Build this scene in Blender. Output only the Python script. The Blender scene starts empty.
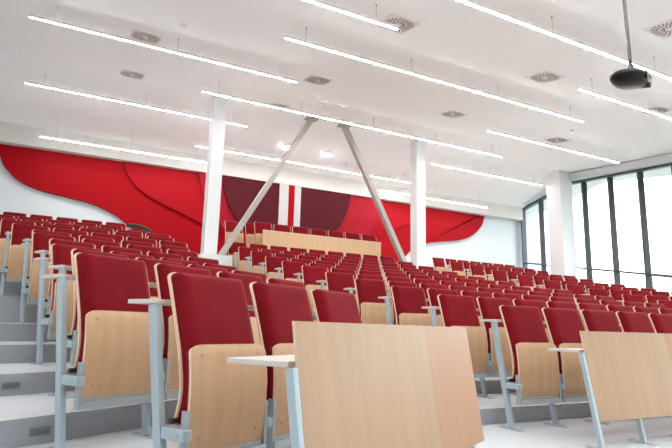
import bpy, bmesh, math, random
from mathutils import Vector, Matrix
random.seed(7)
S = bpy.context.scene
COL = S.collection
PI = math.pi

# ------------------------------------------------------------------ camera
F, CX, CY, CAMH = 541.9, 336.0, 224.0, 0.87
RX = Vector((0.88695633, 0.10784989, 0.44908447))
RY = Vector((-0.46119508, 0.15492917, 0.87366816))
RZ = Vector((0.02464873, -0.98202106, 0.18715524))
CAM = Vector((0, 0, CAMH))


def ray(px, py):
    d = Vector((px - CX, py - CY, F))
    return Vector((RX.dot(d), RY.dot(d), RZ.dot(d)))


def on_y(px, py, y):
    d = ray(px, py)
    return CAM + d * (y / d.y)


cd = bpy.data.cameras.new('camera')
cam = bpy.data.objects.new('camera', cd)
COL.objects.link(cam)
cam.matrix_world = Matrix(((RX[0], -RX[1], -RX[2], 0), (RY[0], -RY[1], -RY[2], 0),
                           (RZ[0], -RZ[1], -RZ[2], CAMH), (0, 0, 0, 1)))
cd.sensor_width = 36
cd.lens = F / 672 * 36
cd.clip_start = 0.02
cd.clip_end = 400
S.camera = cam


# ------------------------------------------------------------------ materials
def srgb(r, g, b):
    def c(v):
        v /= 255
        return v / 12.92 if v <= .04045 else ((v + .055) / 1.055) ** 2.4
    return (c(r), c(g), c(b), 1)


def mat(name, col, rough=.5, metal=0., bump=0., bscale=60., var=0., vscale=3., stretch=(1, 1, 1), sheen=0., rnd=0., spec=.5):
    m = bpy.data.materials.new(name)
    m.use_nodes = True
    n, l = m.node_tree.nodes, m.node_tree.links
    b = n['Principled BSDF']
    b.inputs['Base Color'].default_value = col
    b.inputs['Roughness'].default_value = rough
    b.inputs['Metallic'].default_value = metal
    b.inputs['Specular IOR Level'].default_value = spec
    if sheen:
        b.inputs['Sheen Weight'].default_value = sheen
        b.inputs['Sheen Roughness'].default_value = .5
    tc = n.new('ShaderNodeTexCoord')
    mp = n.new('ShaderNodeMapping')
    mp.inputs['Scale'].default_value = stretch
    l.new(tc.outputs['Object'], mp.inputs['Vector'])
    vec = mp.outputs['Vector']
    if rnd:
        oi = n.new('ShaderNodeObjectInfo')
        ad = n.new('ShaderNodeVectorMath')
        ad.operation = 'ADD'
        sc = n.new('ShaderNodeVectorMath')
        sc.operation = 'SCALE'
        cb = n.new('ShaderNodeCombineXYZ')
        l.new(oi.outputs['Random'], cb.inputs[0])
        l.new(oi.outputs['Random'], cb.inputs[1])
        l.new(cb.outputs[0], sc.inputs[0])
        sc.inputs['Scale'].default_value = 37.
        l.new(vec, ad.inputs[0])
        l.new(sc.outputs[0], ad.inputs[1])
        vec = ad.outputs[0]
    if var:
        t = n.new('ShaderNodeTexNoise')
        t.inputs['Scale'].default_value = vscale
        t.inputs['Detail'].default_value = 5
        l.new(vec, t.inputs['Vector'])
        r = n.new('ShaderNodeMapRange')
        r.inputs['From Min'].default_value = .3
        r.inputs['From Max'].default_value = .7
        r.inputs['To Min'].default_value = 1 - var
        r.inputs['To Max'].default_value = 1 + var
        l.new(t.outputs['Fac'], r.inputs['Value'])
        mx = n.new('ShaderNodeVectorMath')
        mx.operation = 'SCALE'
        mx.inputs[0].default_value = col[:3]
        fac = r.outputs['Result']
        if rnd:
            r2 = n.new('ShaderNodeMapRange')
            r2.inputs['To Min'].default_value = 1 - rnd
            r2.inputs['To Max'].default_value = 1 + rnd
            l.new(oi.outputs['Random'], r2.inputs['Value'])
            mm = n.new('ShaderNodeMath')
            mm.operation = 'MULTIPLY'
            l.new(fac, mm.inputs[0])
            l.new(r2.outputs['Result'], mm.inputs[1])
            fac = mm.outputs[0]
        l.new(fac, mx.inputs['Scale'])
        l.new(mx.outputs[0], b.inputs['Base Color'])
    if bump:
        t = n.new('ShaderNodeTexNoise')
        t.inputs['Scale'].default_value = bscale
        t.inputs['Detail'].default_value = 4
        l.new(tc.outputs['Object'], t.inputs['Vector'])
        bp = n.new('ShaderNodeBump')
        bp.inputs['Strength'].default_value = bump
        bp.inputs['Distance'].default_value = .004
        l.new(t.outputs['Fac'], bp.inputs['Height'])
        l.new(bp.outputs['Normal'], b.inputs['Normal'])
    return m


def emit(name, col, strength):
    m = bpy.data.materials.new(name)
    m.use_nodes = True
    b = m.node_tree.nodes['Principled BSDF']
    b.inputs['Base Color'].default_value = (.8, .8, .8, 1)
    b.inputs['Emission Color'].default_value = col
    b.inputs['Emission Strength'].default_value = strength
    return m


def glass_mat():
    m = bpy.data.materials.new('clear_glass')
    m.use_nodes = True
    n, l = m.node_tree.nodes, m.node_tree.links
    n.remove(n['Principled BSDF'])
    t = n.new('ShaderNodeBsdfTransparent')
    t.inputs['Color'].default_value = (.94, .97, .97, 1)
    g = n.new('ShaderNodeBsdfGlossy')
    g.inputs['Roughness'].default_value = .02
    mx = n.new('ShaderNodeMixShader')
    mx.inputs['Fac'].default_value = .06
    l.new(t.outputs[0], mx.inputs[1])
    l.new(g.outputs[0], mx.inputs[2])
    l.new(mx.outputs[0], n['Material Output'].inputs['Surface'])
    return m


M = dict(
    red=mat('crimson_fabric', (.196, .0052, .0105, 1), .9, bump=.25, bscale=420, var=.12, vscale=7, sheen=.10, rnd=.06, spec=.06),
    wood=mat('pale_beech_plywood', srgb(199, 161, 124), .45, var=.07, vscale=2.2, stretch=(9, 9, .9), rnd=.05, spec=.4),
    wood_x=mat('beech_veneer_panel', srgb(174, 140, 107), .42, var=.06, vscale=1.6, stretch=(9, 2, .7), spec=.4),
    wood_b=mat('beech_balustrade', srgb(216, 180, 140), .42, var=.05, vscale=1.6, stretch=(9, 2, .7), spec=.4),
    wood_o=mat('beech_veneer_warm', srgb(174, 128, 92), .42, var=.06, vscale=1.6, stretch=(9, 2, .7), spec=.4),
    wedge=mat('plywood_edge', srgb(232, 198, 172), .55, var=.06, vscale=9, stretch=(1, 1, 20), spec=.3),
    steel=mat('grey_powder_coat', srgb(174, 188, 194), .42, metal=0., var=.02, vscale=4, spec=.5),
    steel_d=mat('dark_zinc', srgb(140, 146, 150), .4, metal=.55, var=.04, vscale=10),
    pole=mat('dark_pole', srgb(104, 102, 100), .35, metal=.3),
    steel_h=mat('light_zinc', srgb(176, 182, 184), .38, metal=.35, var=.04, vscale=10),
    deskm=mat('desktop_laminate', srgb(216, 206, 198), .45, var=.04, vscale=5, stretch=(2, 12, 12)),
    bolt=mat('black_plastic', srgb(38, 38, 42), .5),
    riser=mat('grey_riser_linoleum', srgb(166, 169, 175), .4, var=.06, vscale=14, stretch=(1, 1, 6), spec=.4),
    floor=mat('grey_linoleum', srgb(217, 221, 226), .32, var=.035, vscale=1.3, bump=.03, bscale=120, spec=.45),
    white=mat('white_plaster', srgb(214, 220, 223), .8, var=.01, vscale=1.2, spec=.2),
    ceil=mat('ceiling_paint', srgb(250, 249, 246), .85, var=.01, vscale=.8, spec=.2),
    stripe=mat('stripe_board', srgb(194, 190, 188), .6, var=.01, spec=.2),
    band=mat('bulkhead_paint', srgb(216, 212, 208), .85, var=.01, vscale=.8, spec=.2),
    col=mat('column_paint', srgb(230, 232, 232), .7, var=.01, vscale=2, spec=.2),
    brace=mat('brace_paint', srgb(176, 170, 164), .5, var=.02, vscale=3),
    wallred=mat('red_wall_board', srgb(156, 4, 17), .6, var=.03, vscale=1.1, spec=.1),
    wallred2=mat('red_wall_board_upper', srgb(158, 9, 23), .6, var=.03, vscale=1.1, spec=.1),
    wallpink=mat('dusky_red_wall_board', srgb(158, 22, 38), .6, var=.03, vscale=1.1, spec=.1),
    maroon=mat('maroon_wall_board', srgb(84, 24, 32), .6, var=.04, vscale=1.4, spec=.1),
    mull=mat('anthracite_frame', srgb(74, 80, 86), .4, var=.03, vscale=5),
    tube=emit('tube_light', (1, .997, .985, 1), 40.),
    house=mat('lamp_housing', srgb(232, 230, 228), .45),
    wire=mat('wire', srgb(158, 152, 148), .5),
    spot=emit('spot_light', (1, .97, .92, 1), 14.),
    vent=mat('vent_plate', srgb(232, 226, 220), .5),
    slot=mat('vent_slot', srgb(120, 113, 108), .7),
    black=mat('projector_black', srgb(14, 17, 18), .36, var=.1, vscale=6, spec=.3),
    lens=mat('lens_glass', srgb(70, 84, 96), .08, spec=.9),
    cover=mat('step_light_steel', srgb(128, 132, 130), .4, metal=.2),
    glow=mat('step_light_diffuser', srgb(112, 112, 106), .4),
    leaf=mat('haze_paled_foliage', srgb(206, 214, 208), .8, var=.15, vscale=2),  # leaf colour paled to stand in for outdoor haze and glare
    bark=mat('bark', srgb(120, 110, 102), .9, var=.2, vscale=6),
    ground=mat('outdoor_ground', srgb(104, 110, 104), .9, var=.05, vscale=.3),
    dark=mat('black_leather', srgb(34, 30, 32), .35, var=.05, vscale=6),
)
M['glass'] = glass_mat()


# ------------------------------------------------------------------ mesh builder
class MB:
    def __init__(self):
        self.v, self.f, self.m = [], [], []

    def add(self, vs, fs, mi=0):
        o = len(self.v)
        self.v += [tuple(p) for p in vs]
        self.f += [tuple(o + i for i in f) for f in fs]
        self.m += [mi] * len(fs)
        return self

    def box(self, x0, x1, y0, y1, z0, z1, mi=0):
        vs = [(x, y, z) for x in (x0, x1) for y in (y0, y1) for z in (z0, z1)]
        return self.add(vs, [(0, 1, 3, 2), (4, 6, 7, 5), (0, 4, 5, 1), (2, 3, 7, 6), (0, 2, 6, 4), (1, 5, 7, 3)], mi)

    def bar(self, a, b, w, h, up=(0, 0, 1), mi=0):
        """box of section w x h along a-b; w across 'side', h along 'up'"""
        a, b = Vector(a), Vector(b)
        d = (b - a).normalized()
        u = Vector(up)
        s = d.cross(u).normalized()
        u = s.cross(d).normalized()
        vs = []
        for p in (a, b):
            for i, j in ((-1, -1), (1, -1), (1, 1), (-1, 1)):
                vs.append(p + s * (i * w / 2) + u * (j * h / 2))
        return self.add(vs, [(0, 1, 2, 3), (7, 6, 5, 4), (0, 4, 5, 1), (1, 5, 6, 2), (2, 6, 7, 3), (3, 7, 4, 0)], mi)

    def tube(self, pts, r, n=10, mi=0, cap=True):
        pts = [Vector(p) for p in pts]
        rings = []
        k = len(pts)
        for i, p in enumerate(pts):
            d = (pts[min(i + 1, k - 1)] - pts[max(i - 1, 0)]).normalized()
            a = Vector((0, 0, 1)) if abs(d.z) < .9 else Vector((1, 0, 0))
            s = d.cross(a).normalized()
            u = s.cross(d)
            rr = r[i] if isinstance(r, (list, tuple)) else r
            rings.append([p + (s * math.cos(2 * PI * j / n) + u * math.sin(2 * PI * j / n)) * rr for j in range(n)])
        vs = [q for g in rings for q in g]
        fs = [(i * n + j, i * n + (j + 1) % n, (i + 1) * n + (j + 1) % n, (i + 1) * n + j) for i in range(k - 1) for j in range(n)]
        if cap:
            fs += [tuple(reversed(range(n))), tuple(range((k - 1) * n, k * n))]
        return self.add(vs, fs, mi)

    def prism(self, poly, z0, z1, mi=0):
        n = len(poly)
        vs = [(p[0], p[1], z0) for p in poly] + [(p[0], p[1], z1) for p in poly]
        fs = [tuple(reversed(range(n))), tuple(range(n, 2 * n))] + [(i, (i + 1) % n, n + (i + 1) % n, n + i) for i in range(n)]
        return self.add(vs, fs, mi)

    def mesh(self, name, mats, bevel=0., smooth=False):
        me = bpy.data.meshes.new(name)
        me.from_pydata(self.v, [], self.f)
        for m in (mats if isinstance(mats, (list, tuple)) else [mats]):
            me.materials.append(m)
        for p, i in zip(me.polygons, self.m):
            p.material_index = i
        bm = bmesh.new()
        bm.from_mesh(me)
        bmesh.ops.recalc_face_normals(bm, faces=bm.faces)
        if bevel:
            bmesh.ops.bevel(bm, geom=[e for e in bm.edges if len(e.link_faces) == 2 and e.calc_face_angle(0) > .5],
                            offset=bevel, segments=2, affect='EDGES', profile=.6)
        bm.to_mesh(me)
        bm.free()
        if smooth:
            for p in me.polygons:
                p.use_smooth = True
            me.set_sharp_from_angle(angle=math.radians(38))
        me.update()
        return me


def link(name, me, parent=None, loc=None, rot=None):
    o = bpy.data.objects.new(name, me)
    COL.objects.link(o)
    if parent:
        o.parent = parent
    if loc is not None:
        o.location = loc
    if rot is not None:
        o.rotation_euler = rot
    return o


def thing(o, label, cat, group=None):
    o['label'] = label
    o['category'] = cat
    if group:
        o['group'] = group
    return o


def empty(name, loc=(0, 0, 0), rz=0.):
    o = bpy.data.objects.new(name, None)
    o.empty_display_size = .1
    COL.objects.link(o)
    o.location = loc
    o.rotation_euler = (0, 0, rz)
    return o


def struct(name, me, parent=None):
    o = link(name, me, parent)
    if not parent:
        o['kind'] = 'structure'
    return o


ORD = ['', 'front', 'second', 'third', 'fourth', 'fifth', 'sixth', 'seventh', 'eighth', 'ninth', 'tenth', 'eleventh', 'twelfth', 'thirteenth']
NTH = ['', 'first', 'second', 'third', 'fourth', 'fifth', 'sixth', 'seventh', 'eighth', 'ninth', 'tenth', 'eleventh', 'twelfth', 'thirteenth']

# ------------------------------------------------------------------ room numbers
FL = [-.07, .076, .208, .344, .489, .645, .816, .976, 1.151, 1.35, 1.54, 1.765, 1.96, 2.16]      # tiers of the middle and window blocks
FLL = [-.07, .076, .222, .365, .508, .66, .828, .985, 1.155, 1.35, 1.54, 1.765, 1.97, 2.2]     # tiers of the left block
YW = 15.1                                                                                   # back wall
YR = 12.0                                                                                   # ridge of the ceiling
PIT = .524


def wall_x(y):
    return 15.6 - .2309 * (14.625 - y)


def ceil_z(y):
    return 6.12 - .145 * (YR - y) if y <= YR else 6.12 - .21 * (y - YR)


# left block: left end of each row, its turn, the number of seats and their spacing
LEFT = {1: (.443, 2.532, 28.5, 3, .537), 2: (.07, 3.32, 29.0, 4, .54), 3: (.075, 4.37, 27.0, 4, .53), 4: (-.07, 5.33, 23.0, 4, .54),
        5: (-.10, 6.14, 21.5, 4, .54), 6: (-.29, 7.00, 17.0, 4, .55), 7: (-.33, 7.86, 14.0, 4, .565), 8: (-.61, 8.62, 10.0, 5, .515),
        9: (-.83, 9.60, 7.0, 5, .55), 10: (-1.16, 10.62, 4.0, 6, .522), 11: (-1.42, 12.0, 1.5, 6, .53), 12: (-1.89, 13.0, 0., 6, .53),
        13: (-1.72, 13.95, 0., 6, .53)}
RIGHT_A = {4: -22, 5: -19, 6: -16, 7: -13, 8: -10, 9: -8, 10: -5, 11: -3, 12: 0, 13: 0}
RIGHT_X = {4: 9.95, 5: 10.2, 6: 10.32, 7: 10.68, 8: 10.92, 9: 10.92, 10: 10.86, 11: 10.83, 12: 10.8, 13: 10.8}


def mid_y(k):
    return 3.645 + .8744 * (k - 1)


def u(a):
    a = math.radians(a)
    return Vector((math.cos(a), math.sin(a))), Vector((-math.sin(a), math.cos(a)))


# ------------------------------------------------------------------ floor: stepped tiers, aisle steps
def tier_line(k):
    """front edge of tier k: the riser just behind row k-1, as its left part and the rest, both ending in the aisle"""
    r = k - 1
    if r >= 1:
        x, y, a, n, p = LEFT[r]
    else:
        x, y, a, n, p = .83, 1.35, 28.5, 3, .5
    d, nn = u(a)
    P = Vector((x, y)) + nn * .11
    ym = mid_y(r) + .11 if r else 2.3
    A, B = P + d * ((-5.5 - P.x) / d.x), P + d * ((2.05 - P.x) / d.x)
    Cc = Vector((3.42, ym))
    Mi = B.lerp(Cc, .5)
    d2, n2 = u(RIGHT_A.get(max(r, 4), -22))
    Q = Vector((RIGHT_X.get(max(r, 4)) - .2, ym))
    t = 0
    while t < 9 and (Q + d2 * t).x < wall_x((Q + d2 * t).y):
        t += .02
    return [A, B, Mi], [Mi, Cc, Q, Q + d2 * t]


mb = MB()
mb.prism([(-5.5, -5), (wall_x(-5), -5), (wall_x(15.2), 15.2), (-5.5, 15.2)], FL[0] - .3, FL[0])
for k in range(1, 14):
    la, lb = tier_line(k)
    if k == 13:
        la = [Vector((-5.5, 13.25)), Vector((2.0, 13.25)), Vector((2.7, 13.25))]
        lb[0] = la[2]
    xm = la[2].x
    mb.prism([tuple(p) for p in la] + [(xm, 15.2), (-5.5, 15.2)], FLL[k - 1] - .25, FLL[k])
    mb.prism([tuple(p) for p in lb] + [(wall_x(15.2), 15.2), (xm, 15.2)], FL[k - 1] - .25, FL[k])
# raised platform for the two rows behind the wooden balustrade
PF = 2.43
mb.prism([(3.5, 12.7), (8.3, 12.7), (8.3, 15.1), (3.5, 15.1)], FL[12] - .3, PF)
mb.prism([(3.5, 13.42), (8.3, 13.42), (8.3, 15.1), (3.5, 15.1)], PF - .05, PF + .1)
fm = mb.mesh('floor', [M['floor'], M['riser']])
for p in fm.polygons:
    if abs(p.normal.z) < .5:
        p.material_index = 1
struct('floor', fm)

# ------------------------------------------------------------------ walls and ceiling
mb = MB()
mb.box(-5.6, 17.0, YW, YW + .2, -.4, 6.4)
struct('wall_back', mb.mesh('wall_back', M['white']))
mb = MB()
mb.box(-5.7, -5.5, -5, YW, -.4, 6.4)
struct('wall_left', mb.mesh('wall_left', M['white']))


def slab(x0, x1, pts, th):
    m_ = MB()
    for (ya, za), (yb, zb) in zip(pts, pts[1:]):
        vs = [(x, y, z) for x in (x0, x1) for (y, z) in ((ya, za), (yb, zb), (yb, zb + th), (ya, za + th))]
        m_.add(vs, [(0, 1, 2, 3), (7, 6, 5, 4), (0, 4, 5, 1), (1, 5, 6, 2), (2, 6, 7, 3), (3, 7, 4, 0)])
    return m_


struct('ceiling', slab(-5.7, 16.8, [(-5.2, ceil_z(-5.2)), (YR, ceil_z(YR)), (15.3, ceil_z(15.3))], .2).mesh('ceiling', M['ceil']))
# dropped band along the top of the back wall
mb = MB()
mb.box(-5.5, wall_x(14.74) - .02, 14.76, YW, 5.06, ceil_z(14.76) + .02)
struct('trim_1', mb.mesh('trim_1', M['band']))

# front wall behind the camera
mb = MB()
mb.box(-5.7, 11.3, -5.2, -5.0, -.4, .8)
mb.box(-5.7, 11.3, -5.2, -5.0, 3.2, 3.9)
mb.box(-5.7, 6.0, -5.2, -5.0, .8, 3.2)
mb.box(10.4, 11.3, -5.2, -5.0, .8, 3.2)
struct('wall_front', mb.mesh('wall_front', M['white']))
mb = MB()
for i in range(5):
    x = 6.0 + i * 4.4 / 4
    mb.box(x - .035, x + .035, -5.15, -5.05, .8, 3.2)
mb.box(6.0, 10.4, -5.15, -5.05, .8, .87)
mb.box(6.0, 10.4, -5.15, -5.05, 3.13, 3.2)
wf = struct('window_front', mb.mesh('window_front', M['mull']))  # unseen window behind the camera, added and sized for its daylight fill
mb = MB()
mb.box(6.0, 10.4, -5.11, -5.09, .84, 3.16)
link('window_glass', mb.mesh('front_fill_glass', M['glass']), wf)

# window wall on the right: local t runs from the back corner towards the front
WD = Vector((-.22495, -.97437, 0))
WN = Vector((-.97437, .22495, 0))           # into the room
W0 = Vector((15.6, 14.625, 0))


def wp(t, z, off=0.):
    p = W0 + WD * t + WN * off
    return Vector((p.x, p.y, z))


KT = 2.48


def head_z(t):
    return 5.575 + .125 * t if t < KT else 6.195 - .125 * t


def tran_z(t):
    return 3.40 - .162 * t


def sill_z(t):
    return tran_z(t) - 1.15


def wprism(m_, pts, o0, o1):
    n = len(pts)
    vs = [wp(t, z, o0) for t, z in pts] + [wp(t, z, o1) for t, z in pts]
    m_.add(vs, [tuple(range(n)), tuple(reversed(range(n, 2 * n)))] + [(i, n + i, n + (i + 1) % n, (i + 1) % n) for i in range(n)])
    return m_


mu = [-.28 + 1.152 * i for i in range(17)]
T0, T1 = -.56, 20.1
mb = MB()
wprism(mb, [(T0, -.4), (T1, -.4), (T1, sill_z(T1)), (T0, sill_z(T0))], -.25, 0)           # below the sill
wprism(mb, [(T0, head_z(T0)), (KT, head_z(KT - .001)), (KT, 6.4), (T0, 6.4)], -.25, 0)
wprism(mb, [(KT, head_z(KT + .01)), (T1, head_z(T1)), (T1, 5.9), (KT, 6.4)], -.25, 0)
wprism(mb, [(T0, sill_z(T0)), (mu[0], sill_z(mu[0])), (mu[0], head_z(mu[0])), (T0, head_z(T0))], -.25, 0)
wprism(mb, [(mu[15], sill_z(mu[15])), (T1, sill_z(T1)), (T1, head_z(T1)), (mu[15], head_z(mu[15]))], -.25, 0)
struct('wall_right', mb.mesh('wall_right', M['white']))
# white soffit above the window heads
mb = MB()
for ta, tb in ((-.3, KT - .001), (KT + .001, 20.0)):
    vs = []
    for o in (0, .22):
        for t in (ta, tb):
            y = wp(t, 0, o).y
            vs += [wp(t, head_z(t), o), wp(t, ceil_z(y) + .05, o)]
    mb.add(vs, [(0, 1, 3, 2), (4, 6, 7, 5), (0, 4, 5, 1), (2, 3, 7, 6), (0, 2, 6, 4), (1, 5, 7, 3)])
struct('trim_2', mb.mesh('trim_2', M['white']))

for i in range(15):
    a, b = mu[i], mu[i + 1]
    w = MB()
    hw = .035
    for t in (a, b):
        wprism(w, [(t - hw, sill_z(t)), (t + hw, sill_z(t)), (t + hw, head_z(t)), (t - hw, head_z(t))], -.17 if t == a else -.165, .0 if t == a else -.005)
    cuts = [a, b] if not (a < KT < b) else [a, KT - .001, KT + .001, b]
    for c0, c1 in zip(cuts, cuts[1:]):
        if c1 - c0 < .01:
            continue
        wprism(w, [(c0, head_z(c0) - .08), (c1, head_z(c1) - .08), (c1, head_z(c1)), (c0, head_z(c0))], -.16, -.01)
    wprism(w, [(a, tran_z(a) - .03), (b, tran_z(b) - .03), (b, tran_z(b) + .03), (a, tran_z(a) + .03)], -.15, -.02)
    wprism(w, [(a, sill_z(a)), (b, sill_z(b)), (b, sill_z(b) + .06), (a, sill_z(a) + .06)], -.16, -.01)
    wo = struct('window_%d' % (i + 1), w.mesh('window', M['mull']))
    g = MB()
    for c0, c1 in zip(cuts, cuts[1:]):
        if c1 - c0 < .01:
            continue
        wprism(g, [(c0, sill_z(c0)), (c1, sill_z(c1)), (c1, head_z(c1) - .02), (c0, head_z(c0) - .02)], -.09, -.08)
    link('window_glass', g.mesh('window_glass', M['glass']), wo)

# columns on the ceiling's ridge
for (x, y, fl) in ((2.985, YR, FL[11] - .3), (8.71, YR, FL[11] - .3), (14.52, 12.12, FL[11] - .3)):
    m_ = MB()
    w = .15 if x < 14 else .28
    m_.box(x - w, x + w, y - w, y + w, fl, ceil_z(y) + .03)
    struct('column', m_.mesh('column', M['col'], bevel=.012))
# white plinth at the foot of the left column
m_ = MB()
m_.box(2.72, 3.42, 11.6, 12.38, FL[10] - .1, 2.36)
struct('column_plinth', m_.mesh('column_plinth', M['col'], bevel=.01))

# diagonal braces
for (xa, za, xb, lab) in ((3.24, 2.36, 5.39, 'grey diagonal steel brace rising from the left white column'),
                          (8.42, 2.3, 6.34, 'grey diagonal steel brace rising from the column right of the wooden balustrade')):
    r = empty('diagonal_brace', (xa, YR, za))
    thing(r, lab, 'brace')
    tp = Vector((xb - xa, 0, ceil_z(YR) - .03 - za))
    m_ = MB()
    m_.bar((0, 0, 0), tp, .125, .15, up=(0, 1, 0))
    link('brace_bar', m_.mesh('brace_bar', M['brace'], bevel=.012), r)
    m_ = MB()
    m_.box(tp.x - .16, tp.x + .16, -.13, .13, tp.z - .01, tp.z + .015)
    link('top_plate', m_.mesh('brace_plate', M['brace']), r)

# ------------------------------------------------------------------ relief on the back wall
def smooth(pts, n=8):
    out = []
    P = [Vector(p) for p in pts]
    for i in range(len(P) - 1):
        p0, p1, p2, p3 = P[max(i - 1, 0)], P[i], P[i + 1], P[min(i + 2, len(P) - 1)]
        for j in range(n):
            t = j / n
            out.append(.5 * ((2 * p1) + (p2 - p0) * t + (2 * p0 - 5 * p1 + 4 * p2 - p3) * t * t + (3 * p1 - p0 - 3 * p2 + p3) * t ** 3))
    out.append(P[-1])
    return out


def wall_board(name, outline, y0, y1, m, label):
    n = len(outline)
    vs = [(p[0], y0, p[1]) for p in outline] + [(p[0], y1, p[1]) for p in outline]
    m_ = MB()
    m_.add(vs, [tuple(range(n)), tuple(reversed(range(n, 2 * n)))] + [(i, n + i, n + (i + 1) % n, (i + 1) % n) for i in range(n)])
    o = link(name, m_.mesh(name, m))
    thing(o, label, 'wall panel')
    return o


def wpx(x, y):
    p = on_y(x, y, 14.96)
    return (p.x, p.z)


ZT = 5.16
edge = smooth([wpx(*p) for p in ((-1.5, 140), (0, 157), (7, 169), (20.5, 181), (41, 190), (68.5, 197), (92.5, 203.6), (110, 211.5), (123, 220), (132, 228), (146, 244))])
lobe = smooth([wpx(*p) for p in ((400, 264), (411, 251), (419, 246), (427, 243.3), (440, 241.5), (460, 240), (472, 236), (480, 229), (484, 222), (485.5, 212))])
wall_board('red_wave_panel', [(edge[0][0], ZT)] + [tuple(p) for p in edge] + [(edge[-1][0], 2.0), (lobe[0][0], 2.0)] + [tuple(p) for p in lobe] + [(lobe[-1][0], ZT)],
           15.0, 15.095, M['wallred'], 'large red wave shaped panel sweeping across the whole back wall')
up = smooth([wpx(*p) for p in ((122.5, 158), (123.4, 163), (126.7, 172), (134.5, 184.6), (148, 195.8), (165.8, 205.8), (183.7, 214.7), (201.5, 223.7), (214, 229), (228, 234))])
up2 = smooth([wpx(*p) for p in ((352, 246), (367, 239), (390, 231), (406, 225), (413, 220), (417, 212), (418.5, 204))])
wall_board('upper_red_panel', [(up[0][0], ZT)] + [tuple(p) for p in up] + [tuple(p) for p in up2] + [(up2[-1][0], ZT)],
           14.93, 14.998, M['wallred2'], 'raised red panel with wavy lower edge behind both white columns')


def arc_board(cx, cz, r, zb):
    pts = []
    for i in range(65):
        a = PI + PI * i / 64
        x, z = cx + r * math.cos(a), cz + r * math.sin(a)
        pts.append((x, max(z, zb)))
    out = [(cx - r, ZT)] if cz < ZT else []
    if cz >= ZT:
        pts = [p for p in pts if p[1] < ZT]
        h = math.sqrt(r * r - (cz - ZT) ** 2)
        return [(cx - h, ZT)] + pts + [(cx + h, ZT)]
    return [(cx - r, ZT)] + pts + [(cx + r, ZT)]


wall_board('dusky_red_disc_panel', arc_board(6.33, 5.75, 3.16, 2.3), 14.86, 14.928, M['wallpink'], 'dusky red half-disc panel framing the dark maroon disc')
wall_board('maroon_disc_panel', arc_board(6.02, 5.15, 2.08, 2.4), 14.79, 14.858, M['maroon'], 'dark maroon half-disc panel in the middle of the back wall')
m_ = MB()
for k, (xa, xb, mm, nm, lb) in enumerate(((5.67, 5.965, 'stripe', 'white_stripe_board', 'left white vertical stripe over the maroon disc'),
                                           (5.965, 6.16, 'wallred', 'red_stripe_board', 'narrow red vertical stripe between two white stripes over the maroon disc'),
                                           (6.16, 6.37, 'stripe', 'white_stripe_board', 'right white vertical stripe over the maroon disc'))):
    m_ = MB()
    m_.box(xa + .003, xb - .003, 14.765, 14.788, 2.6, ZT)
    thing(link(nm, m_.mesh(nm, M[mm])), lb, 'wall panel')

# ------------------------------------------------------------------ seats (local: x along the row, -y to the front, z up from the tier)
W_ = .472


def prof_eval(prof, s):
    n = len(prof)
    s = max(0., min(1., s)) * (n - 1)
    i = min(int(s), n - 2)
    t = s - i
    a, b = prof[i], prof[i + 1]
    p = (a[0] + (b[0] - a[0]) * t, a[1] + (b[1] - a[1]) * t)
    d = Vector((b[0] - a[0], b[1] - a[1])).normalized()
    # front normal: rotate so that it points to -y
    nrm = Vector((-d.y, d.x))
    if nrm.x > 0:
        nrm = -nrm
    return Vector(p), nrm


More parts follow.
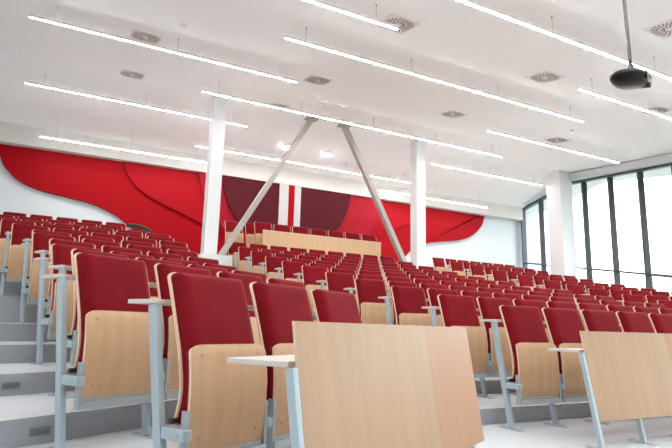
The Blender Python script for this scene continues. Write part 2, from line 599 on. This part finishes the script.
def bent_panel(x0, x1, prof, L, off, thick, rt, rb, puff=0., inset=0., mi_rim=None, edge_mat=False):
    """a sheet bent along the (y, z) curve prof, rounded at its top (rt) and bottom (rb) corners"""
    P = smooth(prof, 6)
    P = [(p[0], p[1]) for p in P]
    m_ = MB()
    e = [0, .003, .009, .018, .032, .05, .072] if puff else [0, .011]
    vv = sorted(set([inset + q for q in e] + [L - inset - q for q in e] + [L * i / 12 for i in range(1, 12)] +
                    [L - inset - rt * (1 - math.cos(PI / 2 * i / 5)) for i in range(6)] + [inset + rb * (1 - math.cos(PI / 2 * i / 5)) for i in range(6)]))
    v2 = []
    for v in vv:
        if inset - 1e-6 <= v <= L - inset + 1e-6 and (not v2 or v - v2[-1] > .0015):
            v2.append(v)
    v2[-1] = L - inset
    us = sorted(set(e + [W - q for W in (1,) for q in ()] + []))
    half = [q for q in e]
    rows_f, rows_b = [], []
    wid = (x1 - x0) - 2 * inset
    for v in v2:
        dt = (L - inset) - v
        db = v - inset
        ins = 0.
        if dt < rt:
            ins = rt - math.sqrt(max(0, rt * rt - (rt - dt) ** 2))
        if db < rb:
            ins = max(ins, rb - math.sqrt(max(0, rb * rb - (rb - db) ** 2)))
        w = wid - 2 * ins
        xs = [x0 + inset + ins + q for q in half] + [x0 + inset + ins + w * f for f in (.25, .5, .75)] + [x1 - inset - ins - q for q in reversed(half)]
        c, nrm = prof_eval(P, v / L)
        rf, rb_ = [], []
        for x in xs:
            if puff:
                d = min(x - (x0 + inset + ins), (x1 - inset - ins) - x, dt * 1.0, db * 1.0)
                q = min(1., max(0., d / puff))
                sh = .10 + .90 * (1 - (1 - q) ** 2) ** .8
            else:
                sh = 1
            t_ = off + thick * sh
            rf.append((x, c.x + nrm.x * t_, c.y + nrm.y * t_))
            rb_.append((x, c.x + nrm.x * off, c.y + nrm.y * off))
        rows_f.append(rf)
        rows_b.append(rb_)
    nu, nv = len(rows_f[0]), len(rows_f)
    vs = [p for r in rows_f for p in r] + [p for r in rows_b for p in r]
    o = nu * nv
    fs, ms = [], []
    for j in range(nv - 1):
        for i in range(nu - 1):
            a = j * nu + i
            fs.append((a, a + 1, a + nu + 1, a + nu))
            ms.append(1 if edge_mat and (j >= nv - 3 or i == 0 or i == nu - 2) else 0)
            fs.append((o + a, o + a + nu, o + a + nu + 1, o + a + 1))
            ms.append(0)
    rim = []
    for i in range(nu - 1):
        rim += [(i, o + i, o + i + 1, i + 1), ((nv - 1) * nu + i, (nv - 1) * nu + i + 1, o + (nv - 1) * nu + i + 1, o + (nv - 1) * nu + i)]
    for j in range(nv - 1):
        a, b = j * nu, j * nu + nu - 1
        rim += [(a, a + nu, o + a + nu, o + a), (b, o + b, o + b + nu, b + nu)]
    m_.add(vs, fs, 0)
    m_.m = list(ms)
    m_.f += rim
    m_.m += [mi_rim if mi_rim is not None else 0] * len(rim)
    return m_


BACK = [(-.118, .375), (-.142, .46), (-.146, .54), (-.128, .64), (-.098, .74), (-.062, .85), (-.028, .95), (0.0, 1.02)]
PAN = [(-.196, .262), (-.204, .34), (-.208, .44), (-.206, .54), (-.199, .61), (-.190, .665), (-.176, .700)]
LB, LP = .665, .445
ME = {}
ME['shell'] = bent_panel(0, W_, BACK, LB, 0., .011, .05, .03, mi_rim=1, edge_mat=True).mesh('backrest_shell', [M['wood'], M['wedge']], smooth=True)
ME['cush'] = bent_panel(0, W_, BACK, LB, .0112, .052, .045, .025, puff=.06, inset=.0115).mesh('backrest_cushion', M['red'], smooth=True)
mbp = bent_panel(0, W_, PAN, LP, 0., .015, .078, .012, mi_rim=1)
for (sx, sv) in ((.06, .06), (.41, .06), (.06, .36), (.41, .36)):
    c, nrm = prof_eval([tuple(p) for p in smooth(PAN, 6)], sv / LP)
    q = Vector((sx, c.x + nrm.x * .014, c.y + nrm.y * .014))
    mbp.tube([q, q + Vector((0, nrm.x * .0025, nrm.y * .0025))], .006, 10, 2)
ME['pan'] = mbp.mesh('seat_pan', [M['wood'], M['wedge'], M['steel_d']], smooth=True)
ME['scush'] = bent_panel(0, W_, PAN, LP, -.026, .0255, .05, .008, puff=0, inset=.008).mesh('seat_cushion', M['red'], smooth=True)
# rail under the folded pan
m_ = MB()
m_.box(.0, W_, -.235, -.195, .205, .247)
m_.box(.012, W_ - .012, -.215, -.175, .247, .262)
ME['rail'] = m_.mesh('seat_rail', M['steel_h'], bevel=.003)
# hinge plate
m_ = MB()
m_.box(-.010, -.002, -.225, -.185, .205, .44)
m_.box(-.002, .007, -.225, -.2195, .205, .44)
m_.box(-.022, -.010, -.215, -.15, .325, .37)
ME['hinge'] = m_.mesh('hinge_plate', M['steel_h'], bevel=.002)
# stand between two seats
FT, TP = Vector((.498, -.135, .01)), Vector((.498, .03, .875))


def stand(m_, x, w=.028, dpt=.045):
    m_.bar((x, FT.y, FT.z), (x, TP.y, TP.z), w, dpt, up=(0, -1, .1))


m_ = MB()
stand(m_, .495)
m_.box(.478, .512, -.235, -.09, .315, .36)
ME['leg'] = m_.mesh('seat_leg', M['steel'], bevel=.003)
m_ = MB()
m_.box(.47, .52, -.255, -.03, 0, .008)
for yy in (-.225, -.06):
    m_.tube([(.495, yy, .008), (.495, yy, .014)], .009, 8)
ME['foot'] = m_.mesh('leg_foot', M['steel'])


def seat_proto(detail):
    r = empty('folding_seat')
    link('backrest_shell', ME['shell'], r)
    link('backrest_cushion', ME['cush'], r)
    link('seat_pan', ME['pan'], r)
    link('seat_rail', ME['rail'], r)
    lg = link('leg', ME['leg'], r)
    link('leg_foot', ME['foot'], lg)
    if detail:
        link('seat_cushion', ME['scush'], r)
        link('hinge_plate', ME['hinge'], r)
        h2 = link('hinge_plate', ME['hinge'], r, loc=(W_, 0, 0))
        h2.scale = (-1, 1, 1)
    return r


PROTO = {}


def copy_tree(o, parent=None):
    c = o.copy()
    COL.objects.link(c)
    if parent:
        c.parent = parent
    for ch in list(o.children):
        copy_tree(ch, c)
    return c


def put_seat(P, z, a, detail, label, group, sx=1.):
    if detail not in PROTO:
        r = PROTO[detail] = seat_proto(detail)
    else:
        r = copy_tree(PROTO[detail])
    r.location = (P[0], P[1], z)
    r.rotation_euler = (0, 0, math.radians(a))
    r.scale = (sx, 1, 1)
    thing(r, label, 'seat', group)
    return r


# row-long writing desk carried by the row's end posts, behind the backrests
DESK_Z = .878


def end_post_mesh(left):
    m_ = MB()
    stand(m_, 0, .033, .048)
    return m_.mesh('end_post', M['steel'], bevel=.004)


EP = end_post_mesh(True)
m_ = MB()
m_.box(-.015, .015, -.235, -.10, .325, .372)
m_.box(.0, .026, -.246, -.215, .327, .37)
m_.tube([(-.019, -.195, .349), (-.014, -.195, .349)], .009, 12)
EB = m_.mesh('post_bracket', M['steel'], bevel=.004)
m_ = MB()
m_.box(-.026, .026, -.27, -.02, 0, .008)
for yy in (-.24, -.05):
    m_.tube([(0, yy, .008), (0, yy, .015)], .009, 8)
EF = m_.mesh('post_foot', M['steel'])
EC = MB().tube([(.0, -.135, .395), (.034, -.135, .395)], .012, 14).mesh('post_knob', M['bolt'])


def put_desk(P, z, a, length, label, group=None, sx=1.):
    r = empty('writing_desk', (P[0], P[1], z), math.radians(a))
    thing(r, label, 'desk', group)
    m_ = MB()
    m_.box(-.05, length + .03, .004, .19, DESK_Z, DESK_Z + .02)
    link('desktop', m_.mesh('desktop', [M['deskm']], bevel=.003), r)
    for x in (-.024, length + .01):
        p = link('end_post', EP, r, loc=(x, 0, 0))
        link('post_foot', EF, p)
        link('post_bracket', EB, p)
        if x < 0:
            link('post_knob', EC, p)
    return r


def build_row(x, y, a, n, pit, z, k, block, edge_word, group, desk=True):
    d, nn = u(a)
    P = Vector((x, y))
    for i in range(n):
        q = P + d * (i * pit)
        nm = '%s seat from %s' % (NTH[i + 1], edge_word)
        put_seat(q, z, a, k <= 6, 'crimson folding seat, %s of %s row of the %s' % (nm, ORD[k], block), group, 1.)
    if desk:
        put_desk(P, z, a, n * pit, 'long pale desktop on grey end posts behind %s row of the %s' % (ORD[k], block), 'writing desks behind the seat rows')


for k in range(1, 14):
    x, y, a, n, p = LEFT[k]
    build_row(x, y, a, n, p, FLL[k], k, 'left block', 'the stairs', 'folding seats of the left block', desk=k < 13)
for k in range(1, 12):
    n = 10 if k <= 5 else 9
    build_row(3.508, mid_y(k), 0, n, PIT, FL[k], k, 'middle block', 'the aisle', 'folding seats of the middle block')
for k in range(4, 14):
    x, a = RIGHT_X[k], RIGHT_A[k]
    y = mid_y(k)
    d, nn = u(a)
    n = 0
    while n < 8:
        q = Vector((x, y)) + d * ((n + 1) * PIT + .45)
        if q.x > wall_x(q.y) - .1:
            break
        n += 1
    build_row(x, y, a, n, PIT, FL[k], k, 'window block', 'the aisle', 'folding seats of the window block', desk=k < 13)
# raised rows behind the balustrade
for i in range(7):
    put_seat((4.335 + PIT * i, 13.0), PF, 0, False, 'crimson folding seat, %s from left in the row right behind the balustrade' % NTH[i + 1], 'raised seats behind the balustrade')
for i in range(2):
    put_seat((3.80 + .55 * i, 13.8), PF + .1, 0, False, 'crimson folding seat at the top left of the balustrade, %s from left column' % NTH[i + 1], 'raised seats behind the balustrade')

# wooden balustrade
BX, BY, BZ = 4.47, 12.66, FL[12]
r = empty('balustrade', (BX, BY, BZ))
thing(r, 'long pale wooden balustrade panel in front of the raised seats', 'balustrade')
ztop = on_y(263, 229.7, BY).z - BZ
xr = on_y(380.6, 243, BY).x - BX
m_ = MB()
m_.box(0, xr, -.02, .02, .0, ztop - .02)
link('balustrade_panel', m_.mesh('balustrade_panel', M['wood_b'], bevel=.003), r)
m_ = MB()
m_.box(-.005, xr + .005, -.025, .03, ztop - .02, ztop)
link('balustrade_rail', m_.mesh('balustrade_rail', M['wedge'], bevel=.003), r)


# ------------------------------------------------------------------ front desks with modesty panels (row 0)
def front_desk(P, z, a, x0, length, seams, label, zt=.812, zb=.195, yt=-.83, yb=-.925, posts=()):
    """local frame of row one; the panel leans back, its desk points towards row one"""
    r = empty('front_desk', (P[0], P[1], z), math.radians(a))
    thing(r, label, 'desk')
    cuts = [x0] + list(seams) + [length]
    for i, (c0, c1) in enumerate(zip(cuts, cuts[1:])):
        m_ = MB()
        th = .013
        g = .0 if i == 0 else .0004
        vs = [(x, y + o, zz) for x in (c0 + g, c1) for o in (0, th) for (y, zz) in ((yb, zb), (yt, zt))]
        m_.add(vs, [(0, 1, 3, 2), (4, 6, 7, 5), (0, 4, 5, 1), (2, 3, 7, 6), (0, 2, 6, 4), (1, 5, 7, 3)])
        m_.m = [1 if i == 0 else 0, 0, 0, 0, 1, 1]
        link('modesty_panel', m_.mesh('modesty_panel', [M['wood_x'] if i % 2 == 0 else M['wood_o'], M['wedge']]), r)
    m_ = MB()
    zd = .674
    m_.box(x0 - .005, length, yt + .02, yt + .31, zd - .02, zd)
    link('desktop', m_.mesh('front_desktop', M['deskm'], bevel=.003), r)
    sl = (yt - yb) / (zt - zb)
    for i, x in enumerate(posts):
        m_ = MB()
        o = .0 if i == 0 else .05
        ya = yt + .012 + o - sl * (zt - zd)
        zf = 0.
        m_.bar((x, ya, zd - .02), (x, ya - sl * (zd - zf), zf + .004), .028, .036, up=(0, -1, .1))
        p = link('leg', m_.mesh('desk_leg', M['steel'], bevel=.004), r)
        m_ = MB()
        yf = ya - sl * (zd - zf)
        m_.box(x - .026, x + .026, yf - .10, yf + .12, zf, zf + .008)
        link('leg_foot', m_.mesh('desk_leg_foot', M['steel']), p)
    return r


front_desk((.46, 2.54), FL[1], 28.5, -.12, 1.50, [.93], 'slanted pale wood desk front nearest the camera, before the three-seat front row', posts=(-.14, .4, .93, 1.45))
front_desk((3.508, 3.645), FL[1], 0.0, .015, 5.25, [1.02, 2.07, 3.12, 4.16], 'slanted pale wood desk front before the front row of middle block', zb=.185, yb=-.945, posts=(-.008, .53, 1.06, 1.58, 2.1, 2.63, 3.15, 3.68, 4.2, 4.72, 5.22))

# ------------------------------------------------------------------ step lights in the risers of the left stairs
for k, s, lb in ((2, .0, 'small steel step light in the stair riser near the nearest tall left post'), (3, -.235, 'small steel step light in the upper stair riser at the left photo edge'),
                 (1, -.75, 'small steel step light in the lowest stair riser, below the photo')):
    x, y, a, n, p = LEFT[k]
    d, nn = u(a)
    q = Vector((x, y)) + nn * .108 + d * s
    r = empty('step_light', (q.x, q.y, (FLL[k] + FLL[k + 1]) / 2 - .006), math.radians(a))
    thing(r, lb, 'light')
    m_ = MB()
    m_.box(-.055, .055, -.006, .004, -.02, .02)
    link('cover_plate', m_.mesh('cover_plate', M['cover'], bevel=.002), r)
    m_ = MB()
    m_.box(-.042, .042, -.009, -.006, -.012, .010)
    link('diffuser', m_.mesh('diffuser', M['glow']), r)

# ------------------------------------------------------------------ ceiling lamps
LAMPS = [  # x0, x1, y, label
    (2.38, 3.84, 5.75, 'short tube lamp cut by the top edge of the photo'),
    (-.78, 3.66, 8.88, 'tube lamp nearest the top left of the ceiling'),
    (-1.0, 3.85, 12.5, 'second tube lamp down on the left ceiling'),
    (-.68, 3.36, 14.1, 'lowest left tube lamp just above the red wave'),
    (2.68, 9.27, 7.06, 'long tube lamp across the middle of ceiling, left of the projector'),
    (3.0, 10.3, 4.60, 'long bright tube lamp passing behind the projector pole'),
    (2.33, 10.77, 10.86, 'longest tube lamp passing over the tops of both braces'),
    (7.56, 13.0, 5.8, 'tube lamp on the right starting below the projector'),
    (8.51, 13.15, 9.0, 'tube lamp on the right ending above the window wall'),
    (9.67, 14.2, 12.56, 'tube lamp whose end touches the column by the windows'),
    (2.9, 9.85, 13.85, 'tube lamp running behind both braces and white columns'),
    (8.77, 13.2, 14.1, 'lowest right tube lamp above the red lobe'),
    (-4.0, .6, 5.75, None), (-4.5, .6, 2.9, None), (1.2, 6.6, 2.5, None), (-3.5, 1.5, .2, None), (2.5, 8.5, .2, None), (0, 6.5, -2.4, None),
]
for (x0, x1, y, lab) in LAMPS:
    zc = ceil_z(y) - (.27 if y < 14 else .555)
    r = empty('tube_lamp', (x0, y, zc))
    thing(r, ('white hanging ' + lab) if lab else 'white hanging tube lamp out of the picture', 'lamp', None if lab else 'tube lamps over the front of the hall')
    L = x1 - x0
    m_ = MB()
    m_.box(0, L, -.019, .019, .0, .05)
    link('lamp_housing', m_.mesh('lamp_housing', M['house'], bevel=.004), r)
    m_ = MB()
    m_.box(.004, L - .004, -.0155, .0155, -.0025, .001)
    link('diffuser', m_.mesh('lamp_diffuser', M['tube']), r)
    nw = max(2, int(round(L / 2.2)) + 1)
    for i in range(nw):
        xx = .35 + (L - .7) * i / (nw - 1)
        zt = ceil_z(y) - zc
        m_ = MB()
        m_.tube([(xx, 0, .05), (xx, 0, zt - .004)], .0022, 6)
        m_.tube([(xx, 0, zt - .012), (xx, 0, zt + .004)], .012, 10)
        link('wire', m_.mesh('wire', M['wire']), r)

# two round spot lamps between the braces
for (px, py, lb) in ((288, 145.5, 'bright round ceiling spot beside the left brace'), (328, 153, 'bright round ceiling spot between the two braces')):
    d = ray(px, py)
    t = (6.12 + .21 * YR - CAMH) / (d.z + .21 * d.y)
    P = CAM + d * t
    r = empty('ceiling_spot', P)
    thing(r, lb, 'lamp')
    m_ = MB()
    m_.tube([(0, 0, .04), (0, 0, -.04)], .10, 20)
    link('spot_ring', m_.mesh('spot_ring', M['house']), r)
    m_ = MB()
    m_.tube([(0, 0, -.04), (0, 0, -.07), (0, 0, -.10), (0, 0, -.115)], [.09, .085, .06, .02], 20)
    link('spot_lens', m_.mesh('spot_lens', M['spot']), r)

# ceiling vents with a ring of slots
VW = .245
m_ = MB()
m_.box(-VW, VW, -VW, VW, -.012, .004)
VP = m_.mesh('vent_plate', M['vent'], bevel=.003)
m_ = MB()
for ring, (ra, rb_, n) in enumerate(((.06, .125, 14), (.138, .215, 24))):
    for i in range(n):
        a = 2 * PI * i / n
        a2 = a + .22
        if ring == 1:
            k_ = min(1.12, 1 / max(abs(math.cos(a)), abs(math.sin(a))))
            rb2 = rb_ * k_
        else:
            rb2 = rb_
        p0 = Vector((ra * math.cos(a), ra * math.sin(a), -.0135))
        p1 = Vector((rb2 * math.cos(a2 - .08), rb2 * math.sin(a2 - .08), -.0135))
        m_.bar(p0, p1, .017, .004, up=(0, 0, 1))
VS = m_.mesh('vent_slots', M['slot'])
for (x, y, lb) in ((.94, 9.19, 'square swirl vent above the tube lamp at top left'), (.99, 11.62, 'square swirl vent between the two upper left tube lamps'),
                   (4.23, 9.17, 'square swirl vent above the left brace and the longest tube lamp'), (4.06, 6.07, 'square swirl vent by the end of the short top tube lamp'),
                   (7.26, 6.23, 'square swirl vent left of the projector'), (7.64, 9.17, 'square swirl vent over the right white column'),
                   (10.99, 9.16, 'square swirl vent over the column by the windows'), (7.0, 3.9, 'square swirl vent right of the projector pole at the frame edge'),
                   (10.22, 6.14, 'square swirl vent at the right edge below the projector'), (4.31, 11.6, 'square swirl vent tucked above the longest tube lamp, left of the brace tops')):
    sl = math.atan(.145)
    r = empty('ceiling_vent', (x, y, ceil_z(y)))
    r.rotation_euler = (sl, 0, 0)
    thing(r, lb, 'vent')
    link('vent_plate', VP, r)
    link('vent_slots', VS, r)

# small sensors on the ceiling
for (px, py, lb) in ((184, 25, 'tiny round ceiling sensor beside the top left tube lamp'), (413, 86, 'tiny round ceiling sensor in the centre of the ceiling'),
                     (572, 130, 'tiny round ceiling sensor over the window side lamp')):
    d = ray(px, py)
    t = (6.12 - .145 * YR - CAMH) / (d.z - .145 * d.y)
    P = CAM + d * t
    m_ = MB()
    m_.tube([(0, 0, .01), (0, 0, -.02), (0, 0, -.035)], [.055, .05, .03], 16)
    thing(link('ceiling_sensor', m_.mesh('ceiling_sensor', M['vent']), loc=P), lb, 'sensor')

# ------------------------------------------------------------------ projector
Pj = CAM + ray(630, 79) / F * 5.0
zc = ceil_z(Pj.y)
r = empty('projector', Pj)
thing(r, 'black projector hanging on a thin pole at the top right', 'projector')
r.rotation_euler = (math.radians(8), math.radians(-5), math.radians(24))


def lathe_box(m_, sx, sy, z0, z1, n=28, pw=3.2, mi=0):
    rings = []
    K = 8
    for j in range(K + 1):
        t = j / K
        s = math.sin(PI * (.12 + .76 * t)) ** .45
        z = z0 + (z1 - z0) * t
        rings.append([(sx * s * math.copysign(abs(math.cos(2 * PI * i / n)) ** (2 / pw), math.cos(2 * PI * i / n)),
                       sy * s * math.copysign(abs(math.sin(2 * PI * i / n)) ** (2 / pw), math.sin(2 * PI * i / n)), z) for i in range(n)])
    vs = [p for g in rings for p in g]
    fs = [(j * n + i, j * n + (i + 1) % n, (j + 1) * n + (i + 1) % n, (j + 1) * n + i) for j in range(K) for i in range(n)]
    fs += [tuple(reversed(range(n))), tuple(range(K * n, K * n + n))]
    m_.add(vs, fs, mi)


m_ = MB()
lathe_box(m_, .225, .165, -.06, .056, pw=2.5)
link('projector_body', m_.mesh('projector_body', M['black'], smooth=True), r)
m_ = MB()
m_.tube([(-.10, -.12, -.005), (-.10, -.158, -.005)], .034, 20)
lr = link('lens_ring', m_.mesh('lens_ring', M['black'], smooth=True), r)
m_ = MB()
m_.tube([(-.10, -.156, -.005), (-.10, -.161, -.005)], .026, 20)
link('lens', m_.mesh('lens', M['lens'], smooth=True), lr)
m_ = MB()
for i in range(7):
    m_.box(.06 + i * .014, .066 + i * .014, -.15, -.05, -.055, .04)
link('air_grille', m_.mesh('air_grille', M['bolt']), r)
m_ = MB()
m_.box(-.195, -.15, -.08, -.02, -.02, .035)
link('port_panel', m_.mesh('port_panel', M['cover'], bevel=.003), r)
m_ = MB()
m_.box(-.07, .07, -.07, .07, .06, .078)
m_.tube([(0, 0, .07), (0, 0, .13)], .028, 14)
link('mount_plate', m_.mesh('mount_plate', M['steel_d']), r)
m_ = MB()
inv = r.rotation_euler.to_matrix().inverted()
top = inv @ Vector((0, 0, zc - Pj.z + .01))
m_.tube([(0, 0, .1), tuple(top)], .017, 14)
link('pole', m_.mesh('pole', M['pole'], smooth=True), r)
m_ = MB()
pts = smooth([Vector(p) for p in ((-.17, -.05, .03), (-.21, -.04, .09), (-.16, -.01, .15), (-.06, 0, .17), (-.01, .012, .14))], 6)
m_.tube(pts, .006, 8)
link('cable', m_.mesh('cable', M['bolt'], smooth=True), r)

# dark curved chair back behind the last row, left of the left column
P = on_y(139, 229.5, 14.5)
r = empty('office_chair', (P.x, 14.5, FL[13]))
thing(r, 'black rounded chair back behind the last row in front of the red wave', 'chair')
zz = P.z - FL[13]
m_ = MB()
pts = []
n = 16
for j in range(n + 1):
    t = -1 + 2 * j / n
    pts.append((t * .36, -.10 * (1 - t * t) + .05, zz + .07 * (1 - t * t) - .055 * t))
m_.tube(pts, [.018 + .035 * math.sqrt(max(0, 1 - (-1 + 2 * j / n) ** 2)) for j in range(n + 1)], 12)
link('backrest', m_.mesh('chair_backrest', M['dark'], smooth=True), r)
m_ = MB()
m_.tube([(0, .0, zz + .03), (0, .03, .45), (0, -.05, .42)], .025, 10)
link('back_bar', m_.mesh('chair_bar', M['bolt'], smooth=True), r)
m_ = MB()
m_.tube([(0, -.1, .40), (0, -.1, .42), (0, -.1, .46), (0, -.1, .47)], [.16, .19, .19, .15], 24)
link('seat', m_.mesh('chair_seat', M['dark'], smooth=True), r)
m_ = MB()
m_.tube([(0, -.1, .40), (0, -.1, .05)], .03, 12)
for i in range(5):
    a = 2 * PI * i / 5
    m_.tube([(0, -.1, .08), (.19 * math.cos(a), -.1 + .19 * math.sin(a), .02)], .018, 8)
link('base', m_.mesh('chair_base', M['bolt'], smooth=True), r)

# ------------------------------------------------------------------ outside
m_ = MB()
m_.prism([(-80, -80), (140, -80), (140, 140), (-80, 140)], -3.2, -3.0)
go = link('outdoor_ground', m_.mesh('outdoor_ground', M['ground']))
go['kind'] = 'structure'
rnd = random.Random(3)


def crown(seed, R, H):
    rn = random.Random(seed)
    m_ = MB()
    for i in range(900):
        a, cz = rn.uniform(0, 2 * PI), rn.uniform(-1, 1)
        q = rn.uniform(.55, 1.0) ** .5
        s = math.sqrt(1 - cz * cz)
        c = Vector((R * q * s * math.cos(a), R * q * s * math.sin(a), H * (.5 + .5 * cz * q)))
        n1 = Vector((rn.uniform(-1, 1), rn.uniform(-1, 1), rn.uniform(-1, 1))).normalized()
        n2 = n1.orthogonal().normalized()
        n3 = n1.cross(n2)
        w = rn.uniform(.18, .4)
        m_.add([c - n2 * w, c + n3 * w * .6, c + n2 * w, c - n3 * w * .6], [(0, 1, 2, 3)])
    return m_.mesh('crown', M['leaf'])


CR = [crown(1, 2.6, 6.0), crown(2, 2.0, 7.0), crown(5, 3.2, 5.4)]
TREES = [(546, 40, 'pale tree outside, in the window left of the corner column'), (592, 52, 'pale tree outside, in the first pane right of the column'),
         (617, 41, 'pale tree outside, in the second full pane right of the column'), (640, 60, 'pale tree outside, near the last mullion on the right'),
         (668, 47, 'pale tree outside, at the right edge of photo')]
for i, (px, dist, lab) in enumerate(TREES):
    d = ray(px, 300)
    dh = Vector((d.x, d.y, 0)).normalized()
    P = dh * dist
    r = empty('tree', (P.x, P.y, -3.0))
    thing(r, lab, 'tree', 'trees outside the windows')
    s = rnd.uniform(.8, 1.05)
    c = link('crown', CR[i % 3], r, loc=(0, 0, 2.2))
    c.scale = (s, s, s)
    m_ = MB()
    m_.tube([(0, 0, 0), (.05, 0, 2.0), (.0, .05, 4.5)], [.2, .15, .07], 10)
    link('trunk', m_.mesh('trunk', M['bark'], smooth=True), r)

# ------------------------------------------------------------------ world and render look
w = bpy.data.worlds.new('overcast_sky')
S.world = w
w.use_nodes = True
bg = w.node_tree.nodes['Background']
bg.inputs['Color'].default_value = (.95, .975, 1.0, 1)
bg.inputs['Strength'].default_value = 2.8
S.view_settings.view_transform = 'Standard'
S.view_settings.look = 'None'
S.view_settings.gamma = 1
S.view_settings.use_curve_mapping = False
S.view_settings.exposure = 1.33
S.cycles.use_denoising = True
S.cycles.max_bounces = 8
S.cycles.diffuse_bounces = 6
S.cycles.transparent_max_bounces = 12
S.cycles.sample_clamp_indirect = 8
